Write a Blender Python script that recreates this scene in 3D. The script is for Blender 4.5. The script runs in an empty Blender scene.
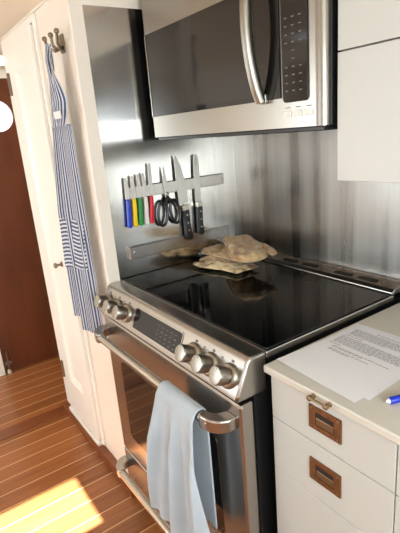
import bpy, bmesh, math, random
from mathutils import Vector, Matrix
random.seed(4)
S = bpy.context.scene
COL = S.collection
PI = math.pi

# ------------------------------------------------------------------ camera
cam_d = bpy.data.cameras.new('camera'); cam = bpy.data.objects.new('camera', cam_d); COL.objects.link(cam)
def _cam():
    F = 457.19
    def unit(v, s):
        r = Vector((v[0], v[1], F)); r.normalize(); return r * s
    X = unit((-328.0, -108.5), -1); Z = unit((130.0, 1533.5), -1)   # world axes seen from the lens (right, down, forward)
    Z = (Z - X * Z.dot(X)).normalized(); Y = Z.cross(X)
    right = Vector((X[0], Y[0], Z[0])); down = Vector((X[1], Y[1], Z[1])); fwd = Vector((X[2], Y[2], Z[2]))
    m = Matrix.Identity(4)
    for i in range(3):
        m[i][0] = right[i]; m[i][1] = -down[i]; m[i][2] = -fwd[i]
    m.translation = Vector((1.4631, -0.6256, 1.4085))
    cam.matrix_world = m
    cam_d.sensor_fit = 'HORIZONTAL'; cam_d.sensor_width = 36; cam_d.lens = 36 * F / 400
    cam_d.clip_start = 0.02
_cam()
S.camera = cam

# ------------------------------------------------------------------ world, sun, exposure
S.view_settings.view_transform = 'Standard'; S.view_settings.look = 'None'
S.view_settings.exposure = 0.0; S.view_settings.gamma = 1; S.view_settings.use_curve_mapping = False
W = bpy.data.worlds.new('world'); S.world = W; W.use_nodes = True
bg = W.node_tree.nodes['Background']; bg.inputs[0].default_value = (0.86, 0.93, 1.0, 1); bg.inputs[1].default_value = 3.0
def lamp(kind, name, energy, color, loc=(0,0,0), direction=None, size=None, size_y=None):
    d = bpy.data.lights.new(name, kind); d.energy = energy; d.color = color
    o = bpy.data.objects.new(name, d); COL.objects.link(o); o.location = loc
    if direction is not None: o.rotation_euler = Vector(direction).to_track_quat('-Z', 'Y').to_euler()
    if kind == 'AREA': d.shape = 'RECTANGLE'; d.size = size; d.size_y = size_y
    return o
SUN_TO = Vector((-0.15, -0.45, 1.0))            # towards the sun
sun = lamp('SUN', 'sun', 50.0, (0.86, 0.95, 1.0), direction=-SUN_TO); sun.data.angle = 0.012
CEIL = 1.857
# area lamps added in unseen window openings, standing in for daylight
lamp('AREA', 'daylight_fill_companionway', 14, (0.84, 0.94, 1.0), (-0.75, -2.17, 1.15), (0, 1, -0.1), 0.9, 1.2)
lamp('AREA', 'daylight_fill_front_window', 1.2, (0.86, 0.93, 1.0), (1.2, -2.17, 1.35), (0, 1, -0.1), 1.3, 0.6)
lamp('AREA', 'daylight_fill_side_window', 25, (0.84, 0.94, 1.0), (2.27, -0.55, 1.22), (-1, 0, 0), 1.25, 0.85)

# ------------------------------------------------------------------ material helpers
def lin(c):
    return tuple(((v/255)/12.92 if v/255 <= .04045 else ((v/255+.055)/1.055)**2.4) for v in c) + (1,)
def mat(name, rgb, rough=.5, metal=0.0, noise=None, bump=None, spec=.5, coat=0, sheen=0):
    """noise=(scale vector, amount) varies value; bump=(scale vector, strength)"""
    m = bpy.data.materials.new(name); m.use_nodes = True; nt = m.node_tree; b = nt.nodes['Principled BSDF']
    b.inputs['Base Color'].default_value = lin(rgb); b.inputs['Roughness'].default_value = rough
    b.inputs['Metallic'].default_value = metal; b.inputs['Specular IOR Level'].default_value = spec
    b.inputs['Coat Weight'].default_value = coat; b.inputs['Sheen Weight'].default_value = sheen
    tc = nt.nodes.new('ShaderNodeTexCoord')
    def nz(scale, detail=4):
        mp = nt.nodes.new('ShaderNodeMapping'); mp.inputs['Scale'].default_value = scale
        nt.links.new(tc.outputs['Object'], mp.inputs[0])
        n = nt.nodes.new('ShaderNodeTexNoise'); n.inputs['Scale'].default_value = 1; n.inputs['Detail'].default_value = detail
        nt.links.new(mp.outputs[0], n.inputs['Vector']); return n
    if noise:
        n = nz(noise[0]); mr = nt.nodes.new('ShaderNodeMapRange')
        mr.inputs[1].default_value = .3; mr.inputs[2].default_value = .7
        mr.inputs[3].default_value = 1-noise[1]; mr.inputs[4].default_value = 1+noise[1]
        nt.links.new(n.outputs[0], mr.inputs[0])
        mx = nt.nodes.new('ShaderNodeVectorMath'); mx.operation = 'SCALE'; mx.inputs[0].default_value = lin(rgb)[:3]
        nt.links.new(mr.outputs[0], mx.inputs['Scale']); nt.links.new(mx.outputs[0], b.inputs['Base Color'])
    if bump and bump[1] > 0:
        n = nz(bump[0]); bp = nt.nodes.new('ShaderNodeBump'); bp.inputs['Strength'].default_value = bump[1]
        bp.inputs['Distance'].default_value = .002
        nt.links.new(n.outputs[0], bp.inputs['Height']); nt.links.new(bp.outputs[0], b.inputs['Normal'])
    return m
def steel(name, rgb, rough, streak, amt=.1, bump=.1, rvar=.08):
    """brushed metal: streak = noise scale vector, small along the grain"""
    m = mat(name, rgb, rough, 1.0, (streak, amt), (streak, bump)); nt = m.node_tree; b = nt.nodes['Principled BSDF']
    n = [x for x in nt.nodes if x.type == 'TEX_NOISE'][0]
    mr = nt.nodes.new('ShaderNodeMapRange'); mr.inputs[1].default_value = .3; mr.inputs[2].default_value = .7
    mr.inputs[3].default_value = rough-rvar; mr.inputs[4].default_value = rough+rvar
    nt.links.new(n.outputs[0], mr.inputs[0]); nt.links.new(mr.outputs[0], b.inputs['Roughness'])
    return m
M = {}
M['paint'] = mat('cream_wall_paint', (236, 228, 214), .5, noise=((3, 3, 3), .03), bump=((9, 9, 9), .1))
M['ceil'] = mat('cream_ceiling_paint', (232, 220, 200), .55, noise=((2, 2, 2), .03))
M['white'] = mat('white_gloss_paint', (243, 240, 230), .3, noise=((4, 4, 4), .02))
M['cab'] = mat('grey_white_laminate', (194, 195, 189), .38, noise=((5, 60, 5), .012))
M['counter'] = mat('warm_white_worktop', (204, 200, 188), .35, noise=((40, 40, 40), .02))
M['steel'] = steel('brushed_steel_range', (178, 174, 168), .26, (4, 120, 120), .015, .0, .004)
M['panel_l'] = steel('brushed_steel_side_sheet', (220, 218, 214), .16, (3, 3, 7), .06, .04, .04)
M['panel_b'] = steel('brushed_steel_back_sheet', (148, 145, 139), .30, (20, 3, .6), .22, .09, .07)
M['mw_steel'] = steel('microwave_steel', (160, 155, 146), .28, (4, 120, 120), .0, .0, .0)
M['chrome'] = mat('polished_steel', (186, 182, 172), .22, 1.0)
M['knob'] = steel('satin_steel_knob', (156, 151, 140), .34, (40, 40, 40), .02, .0, .02)
M['black'] = mat('black_enamel', (16, 16, 17), .35)
M['blackplastic'] = mat('black_plastic', (20, 20, 21), .32, noise=((20, 20, 20), .1))
M['glass_black'] = mat('black_ceramic_glass', (5, 5, 6), .055, spec=.4)
M['oven_glass'] = mat('dark_oven_glass', (14, 11, 9), .06, spec=.9)
M['mw_glass'] = mat('smoked_microwave_glass', (24, 22, 20), .08, spec=.5)
M['burner'] = mat('burner_print', (34, 34, 36), .15)
M['grey_ink'] = mat('grey_print', (96, 96, 96), .5)
M['ink'] = mat('black_print', (112, 114, 120), .7)
M['button'] = mat('pale_button', (226, 222, 214), .35)
M['display'] = mat('display_glass', (20, 18, 22), .07, spec=.35)
M['paper'] = mat('white_paper', (228, 229, 232), .7)
M['copper'] = mat('aged_copper', (132, 92, 60), .42, .7, noise=((90, 90, 90), .25))
M['brass'] = mat('dull_brass', (150, 132, 104), .35, 1.0)
M['recess'] = mat('dark_recess', (40, 30, 24), .5)
M['hook'] = mat('pewter_metal', (140, 128, 112), .35, 1.0)
M['blade'] = steel('knife_blade_steel', (214, 210, 204), .40, (4, 60, 8), .03, .0, .03)
for k, c in dict(blue=(28, 62, 190), yellow=(240, 205, 20), green=(36, 140, 62), white=(228, 228, 222), red=(205, 26, 38)).items():
    M['h_'+k] = mat(k+'_knife_handle', c, .35)
M['pen_blue'] = mat('blue_pen_plastic', (22, 46, 180), .25)
M['pen_white'] = mat('white_pen_plastic', (230, 230, 232), .3)
M['towel'] = mat('pale_blue_grey_terry', (176, 188, 196), .95, noise=((14, 14, 14), .06), bump=((420, 420, 420), .6), spec=.15, sheen=.3)
M['wood'] = mat('dark_varnished_mahogany', (104, 56, 32), .28, noise=((60, 9, 2.2), .22), spec=.45)
M['dark_sill'] = mat('dark_teak_sill', (126, 70, 38), .3, noise=((80, 4, 80), .15))
M['label_white'] = mat('white_cloth_label', (232, 232, 228), .8)
M['rubber'] = mat('off_white_rubber', (214, 206, 186), .6)

def floor_material():
    m = mat('teak_and_holly_floor', (180, 100, 50), .27, spec=.5); nt = m.node_tree; b = nt.nodes['Principled BSDF']
    L = nt.links; N = nt.nodes.new
    tc = N('ShaderNodeTexCoord'); sp = N('ShaderNodeSeparateXYZ'); L.new(tc.outputs['Object'], sp.inputs[0])
    def math_(op, a, bb=None):
        n = N('ShaderNodeMath'); n.operation = op
        for i, v in enumerate((a, bb)):
            if v is None: continue
            if isinstance(v, (int, float)): n.inputs[i].default_value = v
            else: L.new(v, n.inputs[i])
        return n.outputs[0]
    u = math_('DIVIDE', math_('ADD', sp.outputs[0], 9.063), .0905)
    fr = math_('FRACT', u); idx = math_('FLOOR', u)
    line = math_('LESS_THAN', fr, .052)
    wn = N('ShaderNodeTexWhiteNoise'); wn.noise_dimensions = '1D'; L.new(idx, wn.inputs['W'])
    mp = N('ShaderNodeMapping'); mp.inputs['Scale'].default_value = (75, 3.5, 1); L.new(tc.outputs['Object'], mp.inputs[0])
    ns = N('ShaderNodeTexNoise'); ns.inputs['Scale'].default_value = 1; ns.inputs['Detail'].default_value = 5; L.new(mp.outputs[0], ns.inputs['Vector'])
    f = math_('ADD', math_('MULTIPLY', wn.outputs[0], .35), math_('MULTIPLY', ns.outputs[0], .75))
    cr = N('ShaderNodeValToRGB'); L.new(f, cr.inputs[0]); e = cr.color_ramp.elements
    e[0].position = .25; e[0].color = lin((122, 72, 38)); e[1].position = .8; e[1].color = lin((170, 106, 60))
    mx = N('ShaderNodeMix'); mx.data_type = 'RGBA'; L.new(line, mx.inputs[0]); L.new(cr.outputs[0], mx.inputs[6]); mx.inputs[7].default_value = lin((214, 168, 114))
    L.new(mx.outputs[2], b.inputs['Base Color'])
    bp = N('ShaderNodeBump'); bp.inputs['Strength'].default_value = .12; bp.inputs['Distance'].default_value = .001
    L.new(ns.outputs[0], bp.inputs['Height']); L.new(bp.outputs[0], b.inputs['Normal'])
    return m
M['floor'] = floor_material()
def stripe_material(name, axis, pitch, duty):
    m = mat(name, (60, 74, 104), .9, spec=.15, sheen=.2); nt = m.node_tree; b = nt.nodes['Principled BSDF']; L = nt.links; N = nt.nodes.new
    uv = N('ShaderNodeUVMap'); sp = N('ShaderNodeSeparateXYZ'); L.new(uv.outputs[0], sp.inputs[0])
    d = N('ShaderNodeMath'); d.operation = 'DIVIDE'; L.new(sp.outputs[axis], d.inputs[0]); d.inputs[1].default_value = pitch
    f = N('ShaderNodeMath'); f.operation = 'FRACT'; L.new(d.outputs[0], f.inputs[0])
    g = N('ShaderNodeMath'); g.operation = 'LESS_THAN'; L.new(f.outputs[0], g.inputs[0]); g.inputs[1].default_value = duty
    mx = N('ShaderNodeMix'); mx.data_type = 'RGBA'; L.new(g.outputs[0], mx.inputs[0])
    mx.inputs[6].default_value = lin((78, 88, 110)); mx.inputs[7].default_value = lin((204, 207, 214))
    L.new(mx.outputs[2], b.inputs['Base Color']); return m
M['stripe_v'] = stripe_material('blue_white_ticking_upright', 0, .0125, .42)
M['stripe_h'] = stripe_material('blue_white_ticking_level', 1, .0150, .45)
def mitt_material(name, a, bcol, c):
    m = mat(name, a, .9, spec=.2, sheen=.3); nt = m.node_tree; b = nt.nodes['Principled BSDF']; L = nt.links; N = nt.nodes.new
    tc = N('ShaderNodeTexCoord'); n = N('ShaderNodeTexNoise'); n.inputs['Scale'].default_value = 38; n.inputs['Detail'].default_value = 3
    L.new(tc.outputs['Object'], n.inputs['Vector']); cr = N('ShaderNodeValToRGB'); L.new(n.outputs[0], cr.inputs[0])
    e = cr.color_ramp.elements; e[0].position = .36; e[0].color = lin(bcol); e[1].position = .62; e[1].color = lin(c)
    x = cr.color_ramp.elements.new(.48); x.color = lin(a)
    L.new(cr.outputs[0], b.inputs['Base Color'])
    w = N('ShaderNodeTexWave'); w.inputs['Scale'].default_value = 11; w.inputs['Distortion'].default_value = 2.5; w.bands_direction = 'DIAGONAL'
    L.new(tc.outputs['Object'], w.inputs['Vector']); bp = N('ShaderNodeBump'); bp.inputs['Strength'].default_value = .7; bp.inputs['Distance'].default_value = .006
    L.new(w.outputs[0], bp.inputs['Height']); L.new(bp.outputs[0], b.inputs['Normal'])
    return m
M['mitt_tan'] = mitt_material('tan_patterned_quilted_cotton', (192, 160, 116), (170, 134, 92), (206, 178, 136))
M['mitt_pale'] = mitt_material('cream_brown_patterned_cotton', (208, 182, 136), (120, 88, 60), (230, 212, 168))

# ------------------------------------------------------------------ mesh helpers
def box(bm, x0, x1, y0, y1, z0, z1):
    v = [bm.verts.new(p) for p in ((x0,y0,z0),(x1,y0,z0),(x1,y1,z0),(x0,y1,z0),(x0,y0,z1),(x1,y0,z1),(x1,y1,z1),(x0,y1,z1))]
    for f in ((0,3,2,1),(4,5,6,7),(0,1,5,4),(1,2,6,5),(2,3,7,6),(3,0,4,7)): bm.faces.new([v[i] for i in f])
    return bm
def prism(bm, pts, axis, a, b):
    """extrude a polygon along axis (0,1,2) from a to b; pts are the two other coordinates in order"""
    def mk(p, t):
        q = list(p); q.insert(axis, t); return bm.verts.new(q)
    A = [mk(p, a) for p in pts]; B = [mk(p, b) for p in pts]; n = len(pts)
    bm.faces.new(A); bm.faces.new(B[::-1])
    for i in range(n): bm.faces.new((A[i], B[i], B[(i+1) % n], A[(i+1) % n]))
    return bm
def rrect(x0, x1, y0, y1, r, seg=6):
    out = []
    for cx, cy, a0 in ((x1-r, y1-r, 0), (x0+r, y1-r, 90), (x0+r, y0+r, 180), (x1-r, y0+r, 270)):
        for k in range(seg+1):
            a = math.radians(a0 + 90*k/seg); out.append((cx+r*math.cos(a), cy+r*math.sin(a)))
    return out
def tube(bm, pts, rad, seg=12, squash=1.0):
    pts = [Vector(p) for p in pts]; n = len(pts)
    if not isinstance(rad, (list, tuple)): rad = [rad]*n
    rings = []; ref = None
    for i, p in enumerate(pts):
        t = (pts[min(i+1, n-1)] - pts[max(i-1, 0)]).normalized()
        if ref is None: ref = Vector((0,0,1)) if abs(t.z) < .9 else Vector((1,0,0))
        a = t.cross(ref).normalized(); b = a.cross(t).normalized(); ref = b
        rings.append([bm.verts.new(p + rad[i]*(math.cos(2*PI*k/seg)*a + squash*math.sin(2*PI*k/seg)*b)) for k in range(seg)])
    for i in range(n-1):
        for k in range(seg): bm.faces.new((rings[i][k], rings[i][(k+1) % seg], rings[i+1][(k+1) % seg], rings[i+1][k]))
    bm.faces.new(rings[0][::-1]); bm.faces.new(rings[-1]); return bm
def lathe(bm, prof, origin, axis, seg=28):
    """prof = [(radius, distance along axis)]"""
    ax = Vector(axis).normalized(); a = ax.orthogonal().normalized(); b = ax.cross(a); o = Vector(origin); rings = []
    for r, h in prof:
        rings.append([bm.verts.new(o + ax*h + max(r, 1e-4)*(math.cos(2*PI*k/seg)*a + math.sin(2*PI*k/seg)*b)) for k in range(seg)])
    for i in range(len(prof)-1):
        for k in range(seg): bm.faces.new((rings[i][k], rings[i][(k+1) % seg], rings[i+1][(k+1) % seg], rings[i+1][k]))
    bm.faces.new(rings[0][::-1]); bm.faces.new(rings[-1]); return bm
def obj(name, bm, m, parent=None, bevel=0, smooth=False, seg=2, label=None, world=True):
    """link a bmesh as one mesh object; geometry is written in world space"""
    bmesh.ops.recalc_face_normals(bm, faces=bm.faces)
    me = bpy.data.meshes.new(name); bm.to_mesh(me); bm.free()
    me.materials.append(M[m] if isinstance(m, str) else m)
    o = bpy.data.objects.new(name, me); COL.objects.link(o)
    if parent is None:
        c = sum((v.co for v in me.vertices), Vector()) / len(me.vertices)
        c.z = min(v.co.z for v in me.vertices)
        me.transform(Matrix.Translation(-c)); o.location = c
    else:
        o.parent = parent
        base = Vector(); p = parent
        while p is not None: base += p.location; p = p.parent
        me.transform(Matrix.Translation(-base))
    if bevel:
        b = o.modifiers.new('bevel', 'BEVEL'); b.width = bevel; b.segments = seg; b.limit_method = 'ANGLE'; b.angle_limit = math.radians(40)
        b.harden_normals = False
    if smooth:
        for p in me.polygons: p.use_smooth = True
        if smooth != 'full':
            me.set_sharp_from_angle(angle=math.radians(smooth if isinstance(smooth, (int, float)) and smooth is not True else 38))
    if label: o['label'] = label
    return o
def B(): return bmesh.new()
def thing(name, label, cat, loc, group=None):
    o = bpy.data.objects.new(name, None); o.empty_display_size = .05; COL.objects.link(o); o.location = loc
    o['label'] = label; o['category'] = cat
    if group: o['group'] = group
    return o
def tag(o, label, cat, group=None):
    o['label'] = label; o['category'] = cat
    if group: o['group'] = group
    return o
def struct(name, bm, m, bevel=0, parent=None, label=None, smooth=False):
    o = obj(name, bm, m, parent, bevel, smooth)
    if parent is None: o['kind'] = 'structure'
    if label: o['label'] = label
    return o

# ------------------------------------------------------------------ the room
XL, XR, YF, YB = -1.50, 2.30, -2.20, 0.563
def box_with_hole_z(bm, x0, x1, y0, y1, z0, z1, hx0, hx1, hy0, hy1):
    box(bm, x0, hx0, y0, y1, z0, z1); box(bm, hx1, x1, y0, y1, z0, z1)
    box(bm, hx0, hx1, y0, hy0, z0, z1); box(bm, hx0, hx1, hy1, y1, z0, z1)
fl = struct('floor', box(B(), XL, XR, YF, YB, -.03, 0), 'floor', label='varnished teak floor with pale inlaid lines')
fl.data.transform(Matrix.Translation(fl.location)); fl.location = (0, 0, 0)
# ceiling opening added out of view, sized to shape the sun patch on the floor
off = SUN_TO * (CEIL / SUN_TO.z)
HX0, HX1, HY0, HY1 = -.27 + off.x, .03 + off.x, -.62 + off.y, -.222 + off.y
bm = B(); box_with_hole_z(bm, XL, XR, YF - .1, YB, CEIL, CEIL + .01, HX0, HX1, HY0, HY1)
struct('ceiling', bm, 'ceil', label='low cream painted ceiling')
struct('wall_back', box(B(), XL, XR, YB, YB + .04, 0, CEIL), 'paint')
bm = B()
for a in ((XR, XR+.04, YF, -1.2, 0, CEIL), (XR, XR+.04, .1, YB, 0, CEIL), (XR, XR+.04, -1.2, .1, 0, .78), (XR, XR+.04, -1.2, .1, 1.66, CEIL)): box(bm, *a)
struct('wall_right', bm, 'paint')
bm = B()
for a in ((XL, -1.2, 0, CEIL), (-.3, .55, 0, CEIL), (1.85, XR, 0, CEIL), (-1.2, -.3, 0, .55), (-1.2, -.3, 1.75, CEIL), (.55, 1.85, 0, 1.05), (.55, 1.85, 1.65, CEIL)):
    box(bm, a[0], a[1], YF - .04, YF, a[2], a[3])
struct('wall_front', bm, 'paint')
# closet block: its face looks the same way as the range, its right side is the galley end wall
PY = -.045
struct('wall_closet', box(B(), -.80, 0, PY, YB, 0, CEIL), 'paint', bevel=.004, label='cream painted closet wall left of the range')
# wall left with the porthole door in it
bm = B(); box(bm, XL-.04, XL, YF, -.235, 0, CEIL); box(bm, XL-.04, XL, .31, YB, 0, CEIL); box(bm, XL-.04, XL, -.235, .31, 1.785, CEIL)
struct('wall_left', bm, 'paint')
struct('trim_1', box(B(), XL, XL+.018, -.30, .50, 1.785, 1.835), 'white', .003, label='cream moulding above the dark wooden door')
struct('trim_2', box(B(), XL, XL+.02, -.30, -.238, 0, 1.785), 'white', .003)
# porthole door: disc hole cut as a ring of quads
def plate_with_round_hole(bm, x0, x1, y0, y1, z0, z1, cy, cz, r, seg=48):
    for x in (x0, x1):
        inner = [bm.verts.new((x, cy + r*math.cos(2*PI*k/seg), cz + r*math.sin(2*PI*k/seg))) for k in range(seg)]
        outer = []
        for k in range(seg):
            c, s = math.cos(2*PI*k/seg), math.sin(2*PI*k/seg)
            t = min(((y1-cy)/c if c > 1e-6 else (y0-cy)/c if c < -1e-6 else 1e9), ((z1-cz)/s if s > 1e-6 else (z0-cz)/s if s < -1e-6 else 1e9))
            outer.append(bm.verts.new((x, cy+c*t, cz+s*t)))
        for k in range(seg): bm.faces.new((inner[k], inner[(k+1) % seg], outer[(k+1) % seg], outer[k]))
        if x == x0: I0, O0 = inner, outer
    for k in range(seg):
        bm.faces.new((I0[k], inner[k], inner[(k+1) % seg], I0[(k+1) % seg])); bm.faces.new((O0[k], outer[k], outer[(k+1) % seg], O0[(k+1) % seg]))
    # square off the corners cut by the ring
    return bm
PCY, PCZ, PR = .025, 1.582, .088
bm = B(); plate_with_round_hole(bm, XL-.03, XL, PCY-.14, PCY+.14, PCZ-.14, PCZ+.14, PCY, PCZ, PR)
for yy, zz in ((-1,-1),(-1,1),(1,-1),(1,1)): pass
for a in ((-.236, PCY-.14, .0, 1.786), (PCY+.14, .311, .0, 1.786), (PCY-.14, PCY+.14, .0, PCZ-.14), (PCY-.14, PCY+.14, PCZ+.14, 1.786)): box(bm, XL-.03, XL, *a)
d2 = struct('door_2', bm, 'wood', label='dark mahogany door with a round porthole')
bm = B(); lathe(bm, [(PR+.001, -.001), (PR+.001, -.03), (PR-.006, -.03), (PR-.006, .006), (PR+.014, .006), (PR+.014, -.001)], (XL+.001, PCY, PCZ), (1, 0, 0), 40)
bm.free()
bm = B(); pts = [(PR*math.cos(2*PI*k/32), PR*math.sin(2*PI*k/32)) for k in range(32)]
prism(bm, [(PCY+p[0], PCZ+p[1]) for p in pts], 0, XL-.02, XL-.016)
g = mat('porthole_glass', (240, 246, 250), .02); gb = g.node_tree.nodes['Principled BSDF']; gb.inputs['Transmission Weight'].default_value = 1; gb.inputs['IOR'].default_value = 1.05
M['pglass'] = g
struct('porthole_pane', bm, 'pglass', parent=d2, label='bright round window pane')
# sill between the two floors, base board, door sill
struct('trim_3', box(B(), -.862, -.775, YF, PY-.03, 0, .004), 'dark_sill', .001, label='darker teak strip across the floor')
struct('trim_5', box(B(), XL, -.862, YF, PY-.03, 0, .0005), 'floor')
bpy.data.objects.remove(bpy.data.objects['trim_5'])
struct('baseboard_closet', box(B(), -.815, .0, PY-.032, PY, 0, .046), 'dark_sill', .002, label='dark wooden baseboard under the closet door')
struct('trim_4', box(B(), -.725, -.335, PY-.030, PY, .047, .068), 'white', .003, label='white sill under the closet door')
bm = B(); box(bm, -.330, -.308, PY-.012, PY, .06, 1.845); box(bm, -.715, -.330, PY-.012, PY, 1.822, 1.845); box(bm, -.80, -.712, PY-.012, PY, .056, 1.845)
struct('trim_5', bm, 'white', .002, label='white casing round the closet door')
# ceiling bead over the closet wall
struct('trim_6', box(B(), -.80, 0, PY-.008, PY, 1.849, CEIL), 'paint', .001)
# closet door with one recessed panel
def framed_panel(bm, x0, x1, z0, z1, y_face, y_back, ix0, ix1, iz0, iz1, depth, bev):
    o = [(x0, z0), (x1, z0), (x1, z1), (x0, z1)]; i = [(ix0, iz0), (ix1, iz0), (ix1, iz1), (ix0, iz1)]; j = [(ix0+bev, iz0+bev*1.6), (ix1-bev, iz0+bev*1.6), (ix1-bev, iz1-bev), (ix0+bev, iz1-bev)]
    V = lambda P, y: [bm.verts.new((p[0], y, p[1])) for p in P]
    a, b, c, d = V(o, y_face), V(i, y_face), V(j, y_face + depth), V(o, y_back)
    for k in range(4):
        n = (k+1) % 4
        bm.faces.new((a[k], a[n], b[n], b[k])); bm.faces.new((b[k], b[n], c[n], c[k])); bm.faces.new((a[k], a[n], d[n], d[k]))
    bm.faces.new(c); bm.faces.new(d); return bm
d1 = struct('door_1', framed_panel(B(), -.708, -.336, .076, 1.815, PY-.024, PY-.001, -.615, -.445, .27, 1.70, .012, .014), 'white', .002, label='narrow white closet door with a recessed panel')
for z in (.30, 1.66):
    bm = B(); box(bm, -.716, -.700, PY-.029, PY-.0245, z-.045, z+.045); tube(bm, [(-.708, PY-.031, z-.045), (-.708, PY-.031, z+.045)], .0045, 8)
    obj('hinge', bm, 'hook', d1)
bm = B(); lathe(bm, [(.012, 0), (.012, .004), (.005, .006), (.005, .02), (.011, .024), (.012, .032), (.006, .036)], (-.425, PY-.024, .912), (0, -1, 0), 16)
obj('door_knob', bm, 'hook', d1, smooth=True)

# ------------------------------------------------------------------ windows out of view: frames in the openings
def window_frame(name, axis, c, a0, a1, z0, z1):
    bm = B(); t = .03
    for p in ((a0, a1, z0, z0+t), (a0, a1, z1-t, z1), (a0, a0+t, z0, z1), (a1-t, a1, z0, z1), ((a0+a1)/2-t/2, (a0+a1)/2+t/2, z0, z1)):
        if axis == 'y': box(bm, p[0], p[1], c-.035, c-.005, p[2], p[3])
        else: box(bm, c+.005, c+.035, p[0], p[1], p[2], p[3])
    return struct(name, bm, 'white')
window_frame('window_1', 'y', YF, .55, 1.85, 1.05, 1.65)
window_frame('window_2', 'x', XR, -1.2, .1, .78, 1.66)  # unseen window, enlarged to brighten the reflection in the side sheet

# ------------------------------------------------------------------ steel sheets
o = obj('steel_splashback', box(B(), 0.0, .0025, 0.0, YB, .80, 1.801), 'panel_l'); tag(o, 'brushed steel sheet on the side wall behind the knife rack', 'splashback')
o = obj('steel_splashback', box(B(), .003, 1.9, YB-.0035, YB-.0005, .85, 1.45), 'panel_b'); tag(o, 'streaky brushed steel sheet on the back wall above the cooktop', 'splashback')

# ------------------------------------------------------------------ range
R = thing('range_cooker', 'stainless steel slide-in range with a black glass cooktop and six knobs', 'range', (.38, .24, 0))
obj('body', box(B(), .006, .757, -.038, .55, .09, .905), 'black', R)
obj('toe_kick', box(B(), .02, .74, .02, .5, 0, .09), 'blackplastic', R)
# control panel with the flat front strip, rolled nose and sloping face
prof = [(.004, .919), (-.036, .919)]
for k in range(1, 6):
    a = math.radians(90 - 90*k/6*.78); prof.append((-.036 - .022*math.cos(a)*1.0 - 0, .897 + .022*math.sin(a)))
prof += [(-.0865, .836), (-.089, .826), (-.086, .819), (-.04, .817), (.004, .817)]
cp = obj('control_panel', prism(B(), prof, 0, .0035, .7595), 'steel', R, bevel=.009, seg=4, smooth=30)
# direction of the sloping face
p0 = Vector((0, -.0575, .905)); p1 = Vector((0, -.0865, .836)); up = (p0-p1).normalized(); nrm = Vector((1, 0, 0)).cross(up).normalized()
if nrm.y > 0: nrm = -nrm
def on_face(x, t, h=0.0): # t along the slope from the bottom edge
    return Vector((x, 0, 0)) + Vector((0, p1.y, p1.z)) + up*t + nrm*h
for i, x in enumerate((.045, .118, .191, .569, .642, .715)):
    base = on_face(x, .034, -.001)
    bz = obj('knob_bezel', lathe(B(), [(.030, 0), (.030, .004), (.0275, .009), (.0235, .011)], base, nrm, 32), 'knob', cp, smooth=True)
    kb = obj('knob', lathe(B(), [(.0190, .009), (.0190, .014), (.0215, .016), (.0230, .022), (.0225, .040), (.0205, .0445), (.012, .046), (0, .046)], base, nrm, 32), 'knob', R, smooth=32)
    mk = B(); q = base + nrm*.0455
    vs = [q + up*.004 + Vector((-.0012, 0, 0)), q + up*.018 + Vector((-.0012, 0, 0)), q + up*.018 + Vector((.0012, 0, 0)), q + up*.004 + Vector((.0012, 0, 0))]
    lo = [mk.verts.new(v) for v in vs]; hi = [mk.verts.new(v + nrm*.0012) for v in vs]
    mk.faces.new(lo); mk.faces.new(hi)
    for k in range(4): mk.faces.new((lo[k], lo[(k+1) % 4], hi[(k+1) % 4], hi[k]))
    obj('pointer', mk, 'chrome', kb)
def face_prism(bm, pts, h0, h1):
    A = [bm.verts.new(on_face(x, t, h0)) for x, t in pts]; C = [bm.verts.new(on_face(x, t, h1)) for x, t in pts]; n = len(pts)
    bm.faces.new(A); bm.faces.new(C)
    for i in range(n): bm.faces.new((A[i], A[(i+1) % n], C[(i+1) % n], C[i]))
    return bm
obj('display_frame', face_prism(B(), rrect(.243, .511, .003, .0715, .008), -.001, .0012), 'chrome', cp)
obj('display', face_prism(B(), rrect(.247, .507, .006, .068, .006), 0, .0025), 'display', cp)
bm = B()
for r in range(4):
    for c in range(5):
        x = .385 + c*.023; t = .014 + r*.013; face_prism(bm, [(x, t), (x+.010, t), (x+.010, t+.0022), (x, t+.0022)], .0025, .0029)
obj('display_print', bm, 'grey_ink', cp)
bm = B()
for x in (.045, .118, .191, .569, .642, .715):
    obj('control_mark', face_prism(B(), rrect(x-.004, x+.004, .066, .0715, .001, 2), 0, .0003), 'grey_ink', cp)
for x in (.605, .155, .155-.073, .678): obj('control_mark', face_prism(B(), rrect(x-.002, x+.002, .063, .067, .001, 2), 0, .0004), 'grey_ink', cp)
bm.free()
# cooktop
ct = obj('cooktop_frame', box(B(), .004, .7595, .0035, .494, .9, .9165), 'steel', R, bevel=.002)
obj('cooktop_glass', prism(B(), rrect(.010, .753, .010, .486, .006), 2, .9165, .9205), 'glass_black', R, bevel=.001)
def ring(bm, cx, cy, r, w, z, seg=64):
    vi = [bm.verts.new((cx+(r-w)*math.cos(2*PI*k/seg), cy+(r-w)*math.sin(2*PI*k/seg), z)) for k in range(seg)]
    vo = [bm.verts.new((cx+r*math.cos(2*PI*k/seg), cy+r*math.sin(2*PI*k/seg), z)) for k in range(seg)]
    for k in range(seg): bm.faces.new((vi[k], vi[(k+1) % seg], vo[(k+1) % seg], vo[k]))
for cx, cy, r in ((.56, .15, .115), (.56, .37, .08), (.19, .15, .095), (.19, .38, .08)):
    bm = B(); ring(bm, cx, cy, r, .0015, .9208); ring(bm, cx, cy, r*.6, .001, .9208); obj('burner_ring', bm, 'burner', R)
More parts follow.
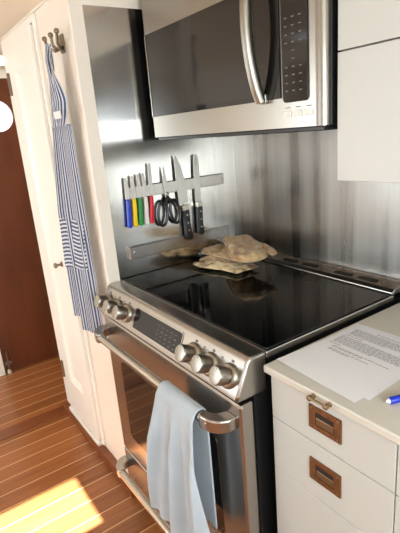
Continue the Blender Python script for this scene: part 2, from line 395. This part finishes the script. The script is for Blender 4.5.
# rear vent trim
bt = obj('rear_vent_trim', prism(B(), [(.488, .917), (.488, .924), (.500, .932), (.545, .940), (.556, .940), (.556, .917)], 0, .006, .757), 'steel', R, bevel=.002)
for x in (.655, .565, .425, .335, .195, .105):
    bm = B(); A = []
    for px, py in rrect(x-.034, x+.034, .508, .528, .006, 4): A.append((px, py, .932 + (py-.5)*.178))
    lo = [bm.verts.new((a[0], a[1], a[2]-.002)) for a in A]; hi = [bm.verts.new((a[0], a[1], a[2]+.0006)) for a in A]; n = len(A)
    bm.faces.new(lo); bm.faces.new(hi)
    for i in range(n): bm.faces.new((lo[i], lo[(i+1) % n], hi[(i+1) % n], hi[i]))
    obj('vent_slot', bm, 'black', bt)
# oven door
od = obj('oven_door', box(B(), .004, .7585, -.080, -.0385, .262, .809), 'steel', R, bevel=.007, seg=3)
def yplate(bm, pts, y0, y1): return prism(bm, pts, 1, y0, y1)
obj('oven_window', yplate(B(), rrect(.098, .655, .355, .668, .022), -.0815, -.079), 'oven_glass', od, bevel=.0006)
def bracket(bm, sx, z, h):
    o_ = [(.741, -.079), (.739, -.104), (.727, -.124), (.708, -.136), (.682, -.141), (.668, -.138), (.668, -.114), (.684, -.113), (.696, -.104), (.702, -.090), (.704, -.079)]
    pts = [((x if sx > 0 else .762-x-(.021)), y) for x, y in o_]
    return prism(bm, pts, 2, z-h, z+h)
def handle(parent, z, rad):
    hd = obj('door_handle', tube(B(), [(.055, -.126, z), (.70, -.126, z)], rad, 20), 'chrome', parent, smooth=True)
    for sx in (1, -1): obj('handle_bracket', bracket(B(), sx, z, rad*1.25), 'steel', hd, bevel=.004, seg=3, smooth=35)
    return hd
handle(od, .757, .0135)
# lower drawer
dr = obj('warming_drawer', box(B(), .004, .7585, -.080, -.0385, .095, .256), 'steel', R, bevel=.005, seg=3)
handle(dr, .198, .0135)

# ------------------------------------------------------------------ towel on the handle
def grid_surface(name, f, nu, nv, m, solid, parent=None, uvf=None, sub=1):
    me = bpy.data.meshes.new(name)
    vs = [f(i/nu, j/nv) for j in range(nv+1) for i in range(nu+1)]
    fs = [(j*(nu+1)+i, j*(nu+1)+i+1, (j+1)*(nu+1)+i+1, (j+1)*(nu+1)+i) for j in range(nv) for i in range(nu)]
    me.from_pydata([tuple(v) for v in vs], [], fs)
    if uvf:
        uv = me.uv_layers.new(name='UVMap')
        for p in me.polygons:
            for li in p.loop_indices:
                vi = me.loops[li].vertex_index; uv.data[li].uv = uvf((vi % (nu+1))/nu, (vi//(nu+1))/nv)
    me.materials.append(M[m]); 
    for p in me.polygons: p.use_smooth = True
    o = bpy.data.objects.new(name, me); COL.objects.link(o)
    if parent is None:
        c = sum((v.co for v in me.vertices), Vector())/len(me.vertices); me.transform(Matrix.Translation(-c)); o.location = c
    else:
        o.parent = parent; base = Vector(); p = parent
        while p is not None: base += p.location; p = p.parent
        me.transform(Matrix.Translation(-base))
    s = o.modifiers.new('thickness', 'SOLIDIFY'); s.thickness = solid; s.offset = 0
    if sub: q = o.modifiers.new('smooth', 'SUBSURF'); q.levels = sub; q.render_levels = sub
    return o
def towel(u, v):
    # v 0 = back hem behind the bar, .25 = over the bar, 1 = front hem
    bz, by, r = .757, -.126, .0185
    if v < .22: s = v/.22; z = .40 + (bz-.40)*s; y = by + r; d = 0.0; fr = 0
    elif v < .32:
        a = PI*(v-.22)/.10; y = by + r*math.cos(a); z = bz + r*math.sin(a); d = 0; fr = 0
    else:
        s = (v-.32)/.68; d = s; fr = min(1, s*3)
        zb = .325 - .02*math.sin(u*PI) + .045*u
        z = bz - (bz-zb)*s; y = by - r - .012*math.sin(s*PI*.7)
    xl = .490 - .085*d**1.15; xr = .662 + .065*d
    x = xl + (xr-xl)*u
    y += fr*(-.011*math.sin(u*13+.8+d*2.0) - .008*math.sin(u*27+d*3) - .014*max(0, math.sin((u-.62)*9))*(.4+.6*d)) 
    if fr: y -= .006
    return (x, min(y, -.0865 if v > .3 else y), z)
tw = grid_surface('hand_towel', towel, 44, 70, 'towel', .005)
tag(tw, 'pale blue-grey hand towel hung over the oven door handle', 'towel')

# ------------------------------------------------------------------ microwave
MX0, MX1, MY = .050, .779, .178
W_ = thing('microwave_oven', 'over-the-range steel microwave with black glass door and keypad', 'microwave', (.41, .36, 1.39))
obj('body', box(B(), MX0, MX1, MY+.024, .556, 1.396, 1.852), 'blackplastic', W_, bevel=.002)
# front: steel frame with rolled right edge
prof = [(MX0, MY+.025), (MX0, MY)]
prof += [(.752, MY)]
for k in range(1, 7):
    a = math.radians(90*k/6); prof.append((.752 + .024*math.sin(a), MY + .018*(1-math.cos(a))))
prof += [(.776, MY+.025)]
fr_ = obj('front_frame', prism(B(), prof, 2, 1.397, 1.850), 'mw_steel', W_, smooth=30)
obj('bottom_lip', box(B(), MX0+.01, MX1-.006, MY+.006, .54, 1.386, 1.3965), 'blackplastic', W_, bevel=.002)
dw = obj('door_glass', yplate(B(), [(.062, 1.463), (.655, 1.463), (.655, 1.712), (.062, 1.712)], MY-.004, MY+.001), 'mw_glass', W_, bevel=.001)
obj('inner_window', yplate(B(), rrect(.235, .575, 1.475, 1.697, .006), MY-.0046, MY-.0038), mat('dark_window_mesh', (36, 34, 31), .1, spec=.5), dw)
obj('door_edge_strip', box(B(), .056, .0605, MY-.006, MY+.001, 1.463, 1.712), 'chrome', W_)
obj('control_panel', yplate(B(), rrect(.662, .738, 1.452, 1.76, .01), MY-.004, MY+.001), 'mw_glass', W_, bevel=.001)
bm = B()
for r in range(10):
    for c in range(3):
        if r in (4, 5) and c != 1 : continue
        x = .672 + c*.021; z = 1.475 + r*.0165; prism(bm, [(x, z), (x+.008, z), (x+.008, z+.0025), (x, z+.0025)], 1, MY-.0045, MY-.004)
obj('keypad_print', bm, 'grey_ink', W_)
for x in (.674, .706, .738):
    obj('button', yplate(B(), rrect(x-.011, x+.011, 1.421, 1.434, .002, 3), MY-.003, MY+.001), 'button', W_, bevel=.0008)
bm = B()
for x in (.674, .706, .738): prism(bm, [(x-.007, 1.440), (x+.007, 1.440), (x+.007, 1.442), (x-.007, 1.442)], 1, MY-.0006, MY+.0002)
obj('button_print', bm, 'grey_ink', W_)
hp = []
for k in range(13):
    t = k/12; hp.append((.600, MY - .014 - .036*math.sin(PI*t)**.8, 1.462 + (1.80-1.462)*t))
hm = obj('door_handle', tube(B(), hp, .0150, 14, .8), 'knob', W_, smooth=True)
obj('handle_mount', box(B(), .588, .612, MY-.012, MY, 1.456, 1.478), 'mw_steel', hm, bevel=.003)

# ------------------------------------------------------------------ right-hand cabinets
U = thing('wall_cabinet', 'pale grey wall cabinet to the right of the microwave', 'cabinet', (1.2, .38, 1.277))
obj('body', box(B(), .790, 1.62, .226, .556, 1.279, CEIL-.002), 'cab', U)
obj('door', box(B(), .790, 1.62, .207, .2255, 1.277, 1.5385), 'cab', U, bevel=.0015)
obj('door', box(B(), .790, 1.62, .207, .2255, 1.5415, CEIL-.003), 'cab', U, bevel=.0015)

def base_cabinet(x0, x1, label, pulls):
    c = thing('base_cabinet', label, 'cabinet', ((x0+x1)/2, .27, 0))
    obj('body', box(B(), x0+.002, x1-.002, .008, .54, .0, .881), 'cab', c)
    for z0, z1 in ((.7715, .8825), (.6345, .7695), (.10, .6325)):
        d = obj('drawer', box(B(), x0+.0012, x1-.0012, -.012, .0075, z0, z1), 'cab', c, bevel=.0015)
        if not pulls: continue
        xc = (x0+x1)/2; zc = {.7715: .834, .6345: .706, .10: .40}[z0]
        bm = B(); w, h, t = .040, .0265, .011
        for a in ((xc-w, xc+w, zc-h, zc-h+t), (xc-w, xc+w, zc+h-t, zc+h), (xc-w, xc-w+t*1.5, zc-h+t, zc+h-t), (xc+w-t*1.5, xc+w, zc-h+t, zc+h-t)):
            box(bm, a[0], a[1], -.0155, -.0115, a[2], a[3])
        pl = obj('drawer_pull', bm, 'copper', d, label='aged copper recessed pull')
        obj('pull_recess', box(B(), xc-w+t*1.5, xc+w-t*1.5, -.0135, -.0118, zc-h+t, zc+h-t), 'recess', pl)
        obj('pull_grip', box(B(), xc-w+t*1.6, xc+w-t*1.6, -.0150, -.0130, zc-h+t*1.1, zc+.002), 'brass', pl, bevel=.001)
        for sx in (-1, 1):
            for sz in (-1, 1): obj('screw', lathe(B(), [(.003, 0), (.003, .001), (.001, .0015)], (xc+sx*(w-.007), -.0155, zc+sz*(h-.006)), (0, -1, 0), 10), 'brass', pl)
    return c
base_cabinet(.787, 1.095, 'pale grey drawer unit with copper pulls beside the range', True)
base_cabinet(1.095, 1.62, 'pale grey unit at the right edge, next to the drawers', False)
bm = B(); box(bm, .776, 1.9, -.023, .556, .8825, .9)
ctp = obj('worktop', bm, 'counter', bevel=.003); tag(ctp, 'warm white worktop right of the range', 'worktop')
# small bar pull on the worktop's front edge
bp_ = thing('bar_pull', 'small metal bar pull on the worktop front edge by the paper', 'handle', (.942, -.024, .892))
obj('bar', tube(B(), [(.922, -.036, .892), (.962, -.036, .892)], .0028, 10), 'brass', bp_, smooth=True)
for x in (.922, .962):
    obj('post', lathe(B(), [(.0055, 0), (.0055, .002), (.003, .004), (.003, .009), (.0058, .010), (.0062, .015), (.003, .018)], (x, -.0232, .892), (0, -1, 0), 14), 'brass', bp_, smooth=True)

# ------------------------------------------------------------------ papers and pen
def sheet(name, corners, z, curl=None):
    bm = B(); n = 8; A = [Vector(c) for c in corners]; g_ = []
    for j in range(n+1):
        row = []
        for i in range(n+1):
            u, v = i/n, j/n; p = A[0]*(1-u)*(1-v) + A[1]*u*(1-v) + A[2]*u*v + A[3]*(1-u)*v
            row.append(bm.verts.new((p.x, p.y, z + (curl(u, v) if curl else 0))))
        g_.append(row)
    for j in range(n):
        for i in range(n): bm.faces.new((g_[j][i], g_[j][i+1], g_[j+1][i+1], g_[j+1][i]))
    r = bmesh.ops.extrude_face_region(bm, geom=bm.faces[:])
    for e in r['geom']:
        if isinstance(e, bmesh.types.BMVert): e.co.z -= .0004
    return bm
pc = [(.782, .012), (.998, .002), (1.008, .280), (.792, .290)]
under = [(.795, .020), (1.010, .030), (.998, .306), (.783, .297)]
o = obj('paper_sheet', sheet('p', under, .9008), 'paper'); tag(o, 'white sheet lying mostly under the printed page', 'paper', None)
pg = obj('paper_sheet', sheet('p', pc, .9022, lambda u, v: .004*max(0, .25-v)*max(0, .5-u)*4), 'paper', smooth=True)
tag(pg, 'printed white page of text on the worktop, uppermost sheet', 'paper')
bm = B(); random.seed(11)
def words(x0, x1, y, z):
    x = x0
    while x < x1 - .004:
        w = random.uniform(.004, .014); w = min(w, x1-x)
        s = (y-.15)*0 ; box(bm, x, x+w, y - (x-.8)*.045, y - (x-.8)*.045 + .0017, z, z+.0002); x += w + .0022
y = .273
for blk, (n_, a, b_) in enumerate(((1, .86, .93), (7, .808, .985), (1, .806, .855), (8, .804, .983), (1, .802, .84), (2, .822, .97), (2, .822, .93))):
    for i in range(n_):
        words(a, b_ if i < n_-1 or n_ == 1 else a + (b_-a)*.6, y, .9024); y -= .0052
    y -= .0045
obj('printed_text', bm, 'ink', pg)
pn = thing('ballpoint_pen', 'blue and white ballpoint pen on the worktop by the paper', 'pen', (1.09, .10, .90))
a, b_ = Vector((1.040, .046, .9068)), Vector((1.092, .185, .9068)); dv = (b_-a).normalized()
obj('cap', tube(B(), [a, a+dv*.004, a+dv*.045], [.0055, .0066, .0066], 14), 'pen_blue', pn, smooth=True)
obj('barrel', tube(B(), [a+dv*.045, b_], .0052, 14), 'pen_white', pn, smooth=True)
obj('tip', tube(B(), [a-dv*.006, a-dv*.002, a], [.002, .0042, .0048], 12), 'pen_white', pn, smooth=True)

# ------------------------------------------------------------------ knife rack on the side sheet
PX = .0026
mr = obj('magnetic_knife_rack', box(B(), PX, PX+.010, .066, .489, 1.198, 1.240), 'steel', bevel=.002)
tag(mr, 'long steel magnetic knife rack on the side wall', 'knife rack')
for y in (.078, .478): obj('screw', lathe(B(), [(.004, 0), (.004, .001), (.002, .0018)], (PX+.010, y, 1.219), (1, 0, 0), 12), 'chrome', mr)
ls = obj('steel_wall_strip', box(B(), PX, PX+.012, .045, .50, .985, 1.030), 'steel', bevel=.002)
tag(ls, 'plain steel strip screwed low on the side wall under the knives', 'rail')
for y in (.065, .475): obj('screw', lathe(B(), [(.004, 0), (.004, .001), (.002, .0018)], (PX+.012, y, 1.010), (1, 0, 0), 12), 'chrome', ls)
KX = PX + .0105
def rot2(p, c, a):
    y, z = p[0], p[1]; return (c[0] + y*math.cos(a) - z*math.sin(a), c[1] + y*math.sin(a) + z*math.cos(a))
def knife(name, label, cat, y, z, tilt, blade, handle_pts, hm, thick, group=None, bolster=None, rivets=()):
    """local (y,z): handle below 0, blade above 0"""
    t = thing(name, label, cat, (KX+.004, y, z), group)
    obj('blade', prism(B(), [rot2(p, (y, z), tilt) for p in blade], 0, KX, KX+.0018), 'blade', t)
    h = obj('handle', prism(B(), [rot2(p, (y, z), tilt) for p in handle_pts], 0, KX-.003, KX-.003+thick), hm, t, bevel=.003, seg=2)
    if bolster: obj('bolster', prism(B(), [rot2(p, (y, z), tilt) for p in bolster], 0, KX-.002, KX+thick-.004), 'chrome', t, bevel=.001)
    for rz in rivets:
        p = rot2((0, rz), (y, z), tilt); obj('rivet', lathe(B(), [(.0035, 0), (.0035, .001)], (KX-.003+thick, p[0], p[1]), (1, 0, 0), 10), 'chrome', h)
    return t
hand = [(-.006, 0), (.006, 0), (.0082, -.03), (.0072, -.07), (.0088, -.094), (.005, -.100), (-.005, -.100), (-.0084, -.094), (-.007, -.05)]
for i, (c, y, L_, tl) in enumerate((('blue', .063, .075, -.05), ('yellow', .086, .080, -.06), ('green', .109, .082, -.07), ('white', .131, .085, -.05), ('red', .155, .115, -.09))):
    w = .0075
    bl = [(-w, 0), (w, 0), (w, L_*.55), (w*.3, L_*.93), (-w*.5, L_), (-w, L_*.9)]
    knife('paring_knife', f'small knife with a {c} handle on the magnetic rack', 'knife', y, 1.200, tl, bl, hand, 'h_'+c, .013, 'small coloured knives on the magnetic rack')
knife('chef_knife', 'wide-bladed chef knife with a riveted black handle on the rack', 'knife', 0.292, 1.138, .04,
      [(-.022, .006), (.021, .016), (.021, .035), (.017, .09), (.006, .15), (-.012, .19), (-.018, .19), (-.022, .12)],
      [(-.013, -.010), (.013, -.010), (.012, -.05), (.013, -.09), (.017, -.118), (.008, -.128), (-.010, -.126), (-.014, -.110), (-.012, -.05)], 'blackplastic', .018,
      None, [(-.014, .008), (.014, .008), (.013, -.012), (-.013, -.012)], (-.03, -.06, -.09))
knife('carving_knife', 'narrow slicing knife with a black handle, rightmost on the rack', 'knife', 0.357, 1.142, -.03,
      [(-.013, .0), (.012, .004), (.012, .12), (.010, .165), (.0, .185), (-.010, .175), (-.013, .12)],
      [(-.012, -.012), (.011, -.012), (.010, -.05), (.011, -.09), (.014, -.114), (.006, -.122), (-.010, -.120), (-.013, -.105)], 'blackplastic', .017,
      None, [(-.012, .006), (.011, .006), (.011, -.013), (-.012, -.013)], (-.03, -.06, -.09))
# scissors
sc = thing('kitchen_scissors', 'kitchen scissors with black loop handles hanging on the rack', 'scissors', (KX, .222, 1.10))
for s in (-1, 1):
    obj('blade', prism(B(), [(.222 - s*.009, 1.185), (.222 + s*.006, 1.180), (.222 + s*.009, 1.215), (.218 + s*.002, 1.292), (.214, 1.296), (.213 - s*.004, 1.23)], 0, KX + (.0015 if s > 0 else 0), KX + (.003 if s > 0 else .0015)), 'blade', sc)
    loop = []
    for k in range(21):
        a = 2*PI*k/20; loop.append((KX+.003, .222 + s*.0265 + .0195*math.cos(a) - s*.004*math.sin(a), 1.128 + .044*math.sin(a)))
    obj('loop_handle', tube(B(), loop, .0058, 8), 'blackplastic', sc, smooth=True)
    obj('shank', tube(B(), [(KX+.003, .222 - s*.003, 1.188), (KX+.003, .222 + s*.012, 1.166), (KX+.003, .222 + s*.022, 1.158)], [.006, .007, .006], 8), 'blackplastic', sc, smooth=True)
obj('pivot', lathe(B(), [(.007, 0), (.007, .003), (.003, .004)], (KX+.003, .222, 1.196), (1, 0, 0), 14), 'chrome', sc)

# ------------------------------------------------------------------ oven mitts (puffy, quilted)
def mitt(name, cx, cy, z0, ang, L_, Wd, thick, m, label, flip=1, tilt=0.0, seed=0):
    # outline of a mitt along +x: cuff at 0, finger end at L_, thumb out to the side
    out = []
    hw = Wd/2
    out += [(0, -hw*.86), (L_*.35, -hw*.92), (L_*.62, -hw)]
    for k in range(9):
        a = -PI/2 + PI*k/8; out.append((L_ - hw*.95 + hw*.95*math.cos(a), hw*math.sin(a)))
    out += [(L_*.60, hw*1.0), (L_*.56, hw*1.06)]
    out += [(L_*.66, hw*1.08), (L_*.80, hw*1.12), (L_*.86, hw*1.32), (L_*.82, hw*1.55), (L_*.64, hw*1.58), (L_*.44, hw*1.3), (L_*.28, hw*.98), (0, hw*.86)]
    pts = [(x - L_/2, y*flip) for x, y in out]
    def inside_dist(px, py):
        ins = False; d = 1e9; n = len(pts)
        for i in range(n):
            ax, ay = pts[i]; bx, by = pts[(i+1) % n]
            if (ay > py) != (by > py) and px < (bx-ax)*(py-ay)/(by-ay)+ax: ins = not ins
            ex, ey = bx-ax, by-ay; t = max(0, min(1, ((px-ax)*ex+(py-ay)*ey)/(ex*ex+ey*ey)))
            d = min(d, math.hypot(px-ax-ex*t, py-ay-ey*t))
        return d if ins else -d
    st = .004; nx = int((L_+.02)/st); x0 = -L_/2-.01; y0 = min(p[1] for p in pts)-.01; ny = int((max(p[1] for p in pts)+.01-y0)/st)
    bm = B(); top = {}; bot = {}; D = {}
    for i in range(nx+1):
        for j in range(ny+1): D[i, j] = inside_dist(x0+i*st, y0+j*st)
    rnd = random.Random(seed); ph = [rnd.uniform(0, 6) for _ in range(4)]
    def put(i, j):
        px, py = x0+i*st, y0+j*st; d = max(D[i, j], 0)
        q = 1-math.exp(-d/.009); wr = .0022*math.sin(px*95+py*40+ph[0]) + .0018*math.sin(px*50-py*110+ph[1]) + .003*math.sin(px*22+py*30+ph[2])
        zt = z0 + thick*.5 + q*(thick*.55 + wr*1.3) + tilt*(px); zb = z0 + thick*.5 - q*thick*.5 + tilt*px
        X = cx + px*math.cos(ang) - py*math.sin(ang); Y = cy + px*math.sin(ang) + py*math.cos(ang)
        top[i, j] = bm.verts.new((X, Y, zt)); bot[i, j] = bm.verts.new((X, Y, zb-.001))
    cells = [(i, j) for i in range(nx) for j in range(ny) if min(D[i, j], D[i+1, j], D[i, j+1], D[i+1, j+1]) > -.0012]
    for i, j in cells:
        for q in ((i, j), (i+1, j), (i+1, j+1), (i, j+1)):
            if q not in top: put(*q)
        bm.faces.new([top[q] for q in ((i, j), (i+1, j), (i+1, j+1), (i, j+1))]); bm.faces.new([bot[q] for q in ((i, j), (i, j+1), (i+1, j+1), (i+1, j))])
    cs = set(cells)
    for i, j in cells:
        for (di, dj, a, b_) in ((-1, 0, (i, j), (i, j+1)), (1, 0, (i+1, j+1), (i+1, j)), (0, -1, (i+1, j), (i, j)), (0, 1, (i, j+1), (i+1, j+1))):
            if (i+di, j+dj) not in cs: bm.faces.new((top[a], top[b_], bot[b_], bot[a]))
    o = obj(name, bm, m, smooth='full'); sm = o.modifiers.new('relax', 'SMOOTH'); sm.iterations = 2; sm.factor = .5
    path = []
    for px, py in pts + pts[:1]:
        path.append((cx + px*math.cos(ang) - py*math.sin(ang), cy + px*math.sin(ang) + py*math.cos(ang), z0 + thick*.5 + tilt*px))
    obj('piping', tube(B(), path, .0034, 8), m, o, smooth=True)
    return tag(o, label, 'oven mitt')
mitt('oven_mitt', .168, .352, .9245, PI-.02, .25, .115, .017, 'mitt_pale', 'lowest oven mitt on the cooktop, cream with brown pattern', 1, 0, 2)
mitt('oven_mitt', .120, .392, .9460, PI+.05, .22, .120, .024, 'mitt_tan', 'middle tan oven mitt with its rounded end to the left', -1, 0, 7)
mitt('oven_mitt', .238, .385, .9800, -.50, .28, .120, .026, 'mitt_tan', 'topmost tan oven mitt lying slantwise on the pile', 1, -.06, 5)

# ------------------------------------------------------------------ coat hook and apron
ck = thing('coat_hook', 'triple-pronged metal coat hook on the closet wall', 'hook', (-.087, PY, 1.71))
obj('back_plate', prism(B(), rrect(-.107, -.069, 1.680, 1.735, .008), 1, PY-.004, PY), 'hook', ck, bevel=.001)
for dx, nm in ((-.062, 'prong'), (0, 'prong'), (.058, 'prong')):
    pts = [(-.088, PY-.004, 1.696), (-.088+dx*.4, PY-.02, 1.690), (-.088+dx*.8, PY-.034, 1.702), (-.088+dx, PY-.036, 1.732)]
    b = B(); tube(b, pts, [.006, .0055, .005, .0045], 10); lathe(b, [(.002, -.009), (.0075, -.005), (.0085, 0), (.007, .005), (.002, .008)], pts[-1], (0, 0, 1), 12)
    obj('prong', b, 'hook', ck, smooth=True)
AP = thing('striped_apron', 'blue and white striped apron hanging from the coat hook', 'apron', (-.16, -.09, .67))
def lerp_table(t, tab):
    for i in range(len(tab)-1):
        if t <= tab[i+1][0]:
            a, b_ = tab[i], tab[i+1]; f = (t-a[0])/(b_[0]-a[0]); f = max(0, min(1, f))
            return [a[k]+(b_[k]-a[k])*f for k in range(1, len(a))]
    return list(tab[-1][1:])
#            v    xl     xr    zl    
edge = [(0, -.150, -.040), (.2, -.168, -.040), (.42, -.184, -.038), (.65, -.172, -.032), (1, -.155, -.025)]
def apron_y(u, v):
    f = .4 + .6*min(1, v*2)
    base = -.100 - .030*v + (.036+.030*v)*u - (.014*(1-math.exp(-(max(0, u-.30))/.03)) if u > .30 else 0)
    return base - f*(.007*math.sin(u*17+1.1) + .004*math.sin(u*31+v*3))
def apron(u, v):
    xl, xr = lerp_table(v, edge); x = xl + (xr-xl)*u
    z = 1.463 - v*(1.463 - (.775 if u < .32 else .735 - .045*(u-.32)/.68))
    return (x, apron_y(u, v), z)
grid_surface('apron_body', apron, 60, 60, 'stripe_v', .0016, AP, uvf=lambda u, v: (u*.34, v*.75))
def pocket(u, v):
    U = .04 + .86*u; vv = .435 + v*.245
    p = apron(U, vv); return (p[0], p[1]-.0035, p[2])
def pocket_flat(u, v):
    U = .04 + .84*u; vv = .435 + v*.245
    xl, xr = lerp_table(vv, edge); x = xl + (xr-xl)*U
    return (x, -.126 - .012*v + .050*U, 1.463 - vv*(1.463-.735))
grid_surface('pocket', pocket_flat, 30, 24, 'stripe_h', .0016, AP, uvf=lambda u, v: (u*.24, v*.19 + .006*math.sin(u*6)))
def strap(name, path, w, m='stripe_v', tw_=0.0):
    def f(u, v):
        n = len(path)-1; t = v*n; i = min(int(t), n-1); fr = t-i
        p = Vector(path[i]).lerp(Vector(path[i+1]), fr); a = tw_*math.sin(v*PI*2)
        ww = w[0]+(w[1]-w[0])*v
        return (p.x + (u-.5)*ww*math.cos(a), p.y - (u-.5)*ww*math.sin(a) - .006*math.sin(u*PI), p.z)
    return grid_surface(name, f, 10, 34, m, .0016, AP, uvf=lambda u, v: (u*.055, v))
strap('neck_strap', [(-0.100, -.086, 1.702), (-0.108, -.090, 1.660), (-0.118, -.094, 1.570), (-0.130, -.100, 1.455)], (.020, .040))
strap('neck_strap', [(-0.070, -.090, 1.702), (-0.074, -.094, 1.660), (-0.072, -.092, 1.600), (-0.050, -.092, 1.535), (-0.064, -.096, 1.455)], (.022, .050), tw_=.7)
strap('neck_strap', [(-0.084, -.096, 1.705), (-0.100, -.100, 1.660), (-0.096, -.098, 1.590), (-0.090, -.098, 1.500), (-0.090, -.096, 1.455)], (.024, .030), tw_=.3)
bm = B(); box(bm, -.086, -.026, -.112, -.108, 1.480, 1.503); obj('strap_label', bm, 'label_white', AP, bevel=.001, label='white fabric label')

# ------------------------------------------------------------------ glowing disc added in the passage to give the ceiling glow
cl = thing('ceiling_glow_disc', 'added round glowing disc that brightens the ceiling at the far left above the mahogany door', 'added glow', (-1.25, -.03, CEIL-.03))
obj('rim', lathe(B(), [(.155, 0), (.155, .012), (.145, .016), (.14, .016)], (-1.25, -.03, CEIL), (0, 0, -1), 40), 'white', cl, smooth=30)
em = mat('added_ceiling_glow', (250, 244, 230), .4); eb = em.node_tree.nodes['Principled BSDF']; eb.inputs['Emission Color'].default_value = (1, .95, .86, 1); eb.inputs['Emission Strength'].default_value = 5
M['added_glow'] = em
obj('glow_dome', lathe(B(), [(.138, .014), (.128, .024), (.09, .033), (.03, .036), (0, .036)], (-1.25, -.03, CEIL), (0, 0, -1), 40), 'added_glow', cl, smooth='full')

# ------------------------------------------------------------------ floor bolt by the mahogany door
db = thing('door_bolt', 'small metal door bolt with a pale foot at the mahogany door', 'bolt', (XL+.01, -.212, 0))
obj('rod', tube(B(), [(XL+.012, -.207, .02), (XL+.012, -.207, .15)], .007, 10), 'hook', db, smooth=True)
obj('bracket', box(B(), XL+.0, XL+.016, -.228, -.186, .055, .078), 'hook', db, bevel=.003)
obj('foot', lathe(B(), [(.012, 0), (.012, .02), (.008, .024)], (XL+.014, -.212, .0), (0, 0, 1), 14), 'rubber', db, smooth=True)
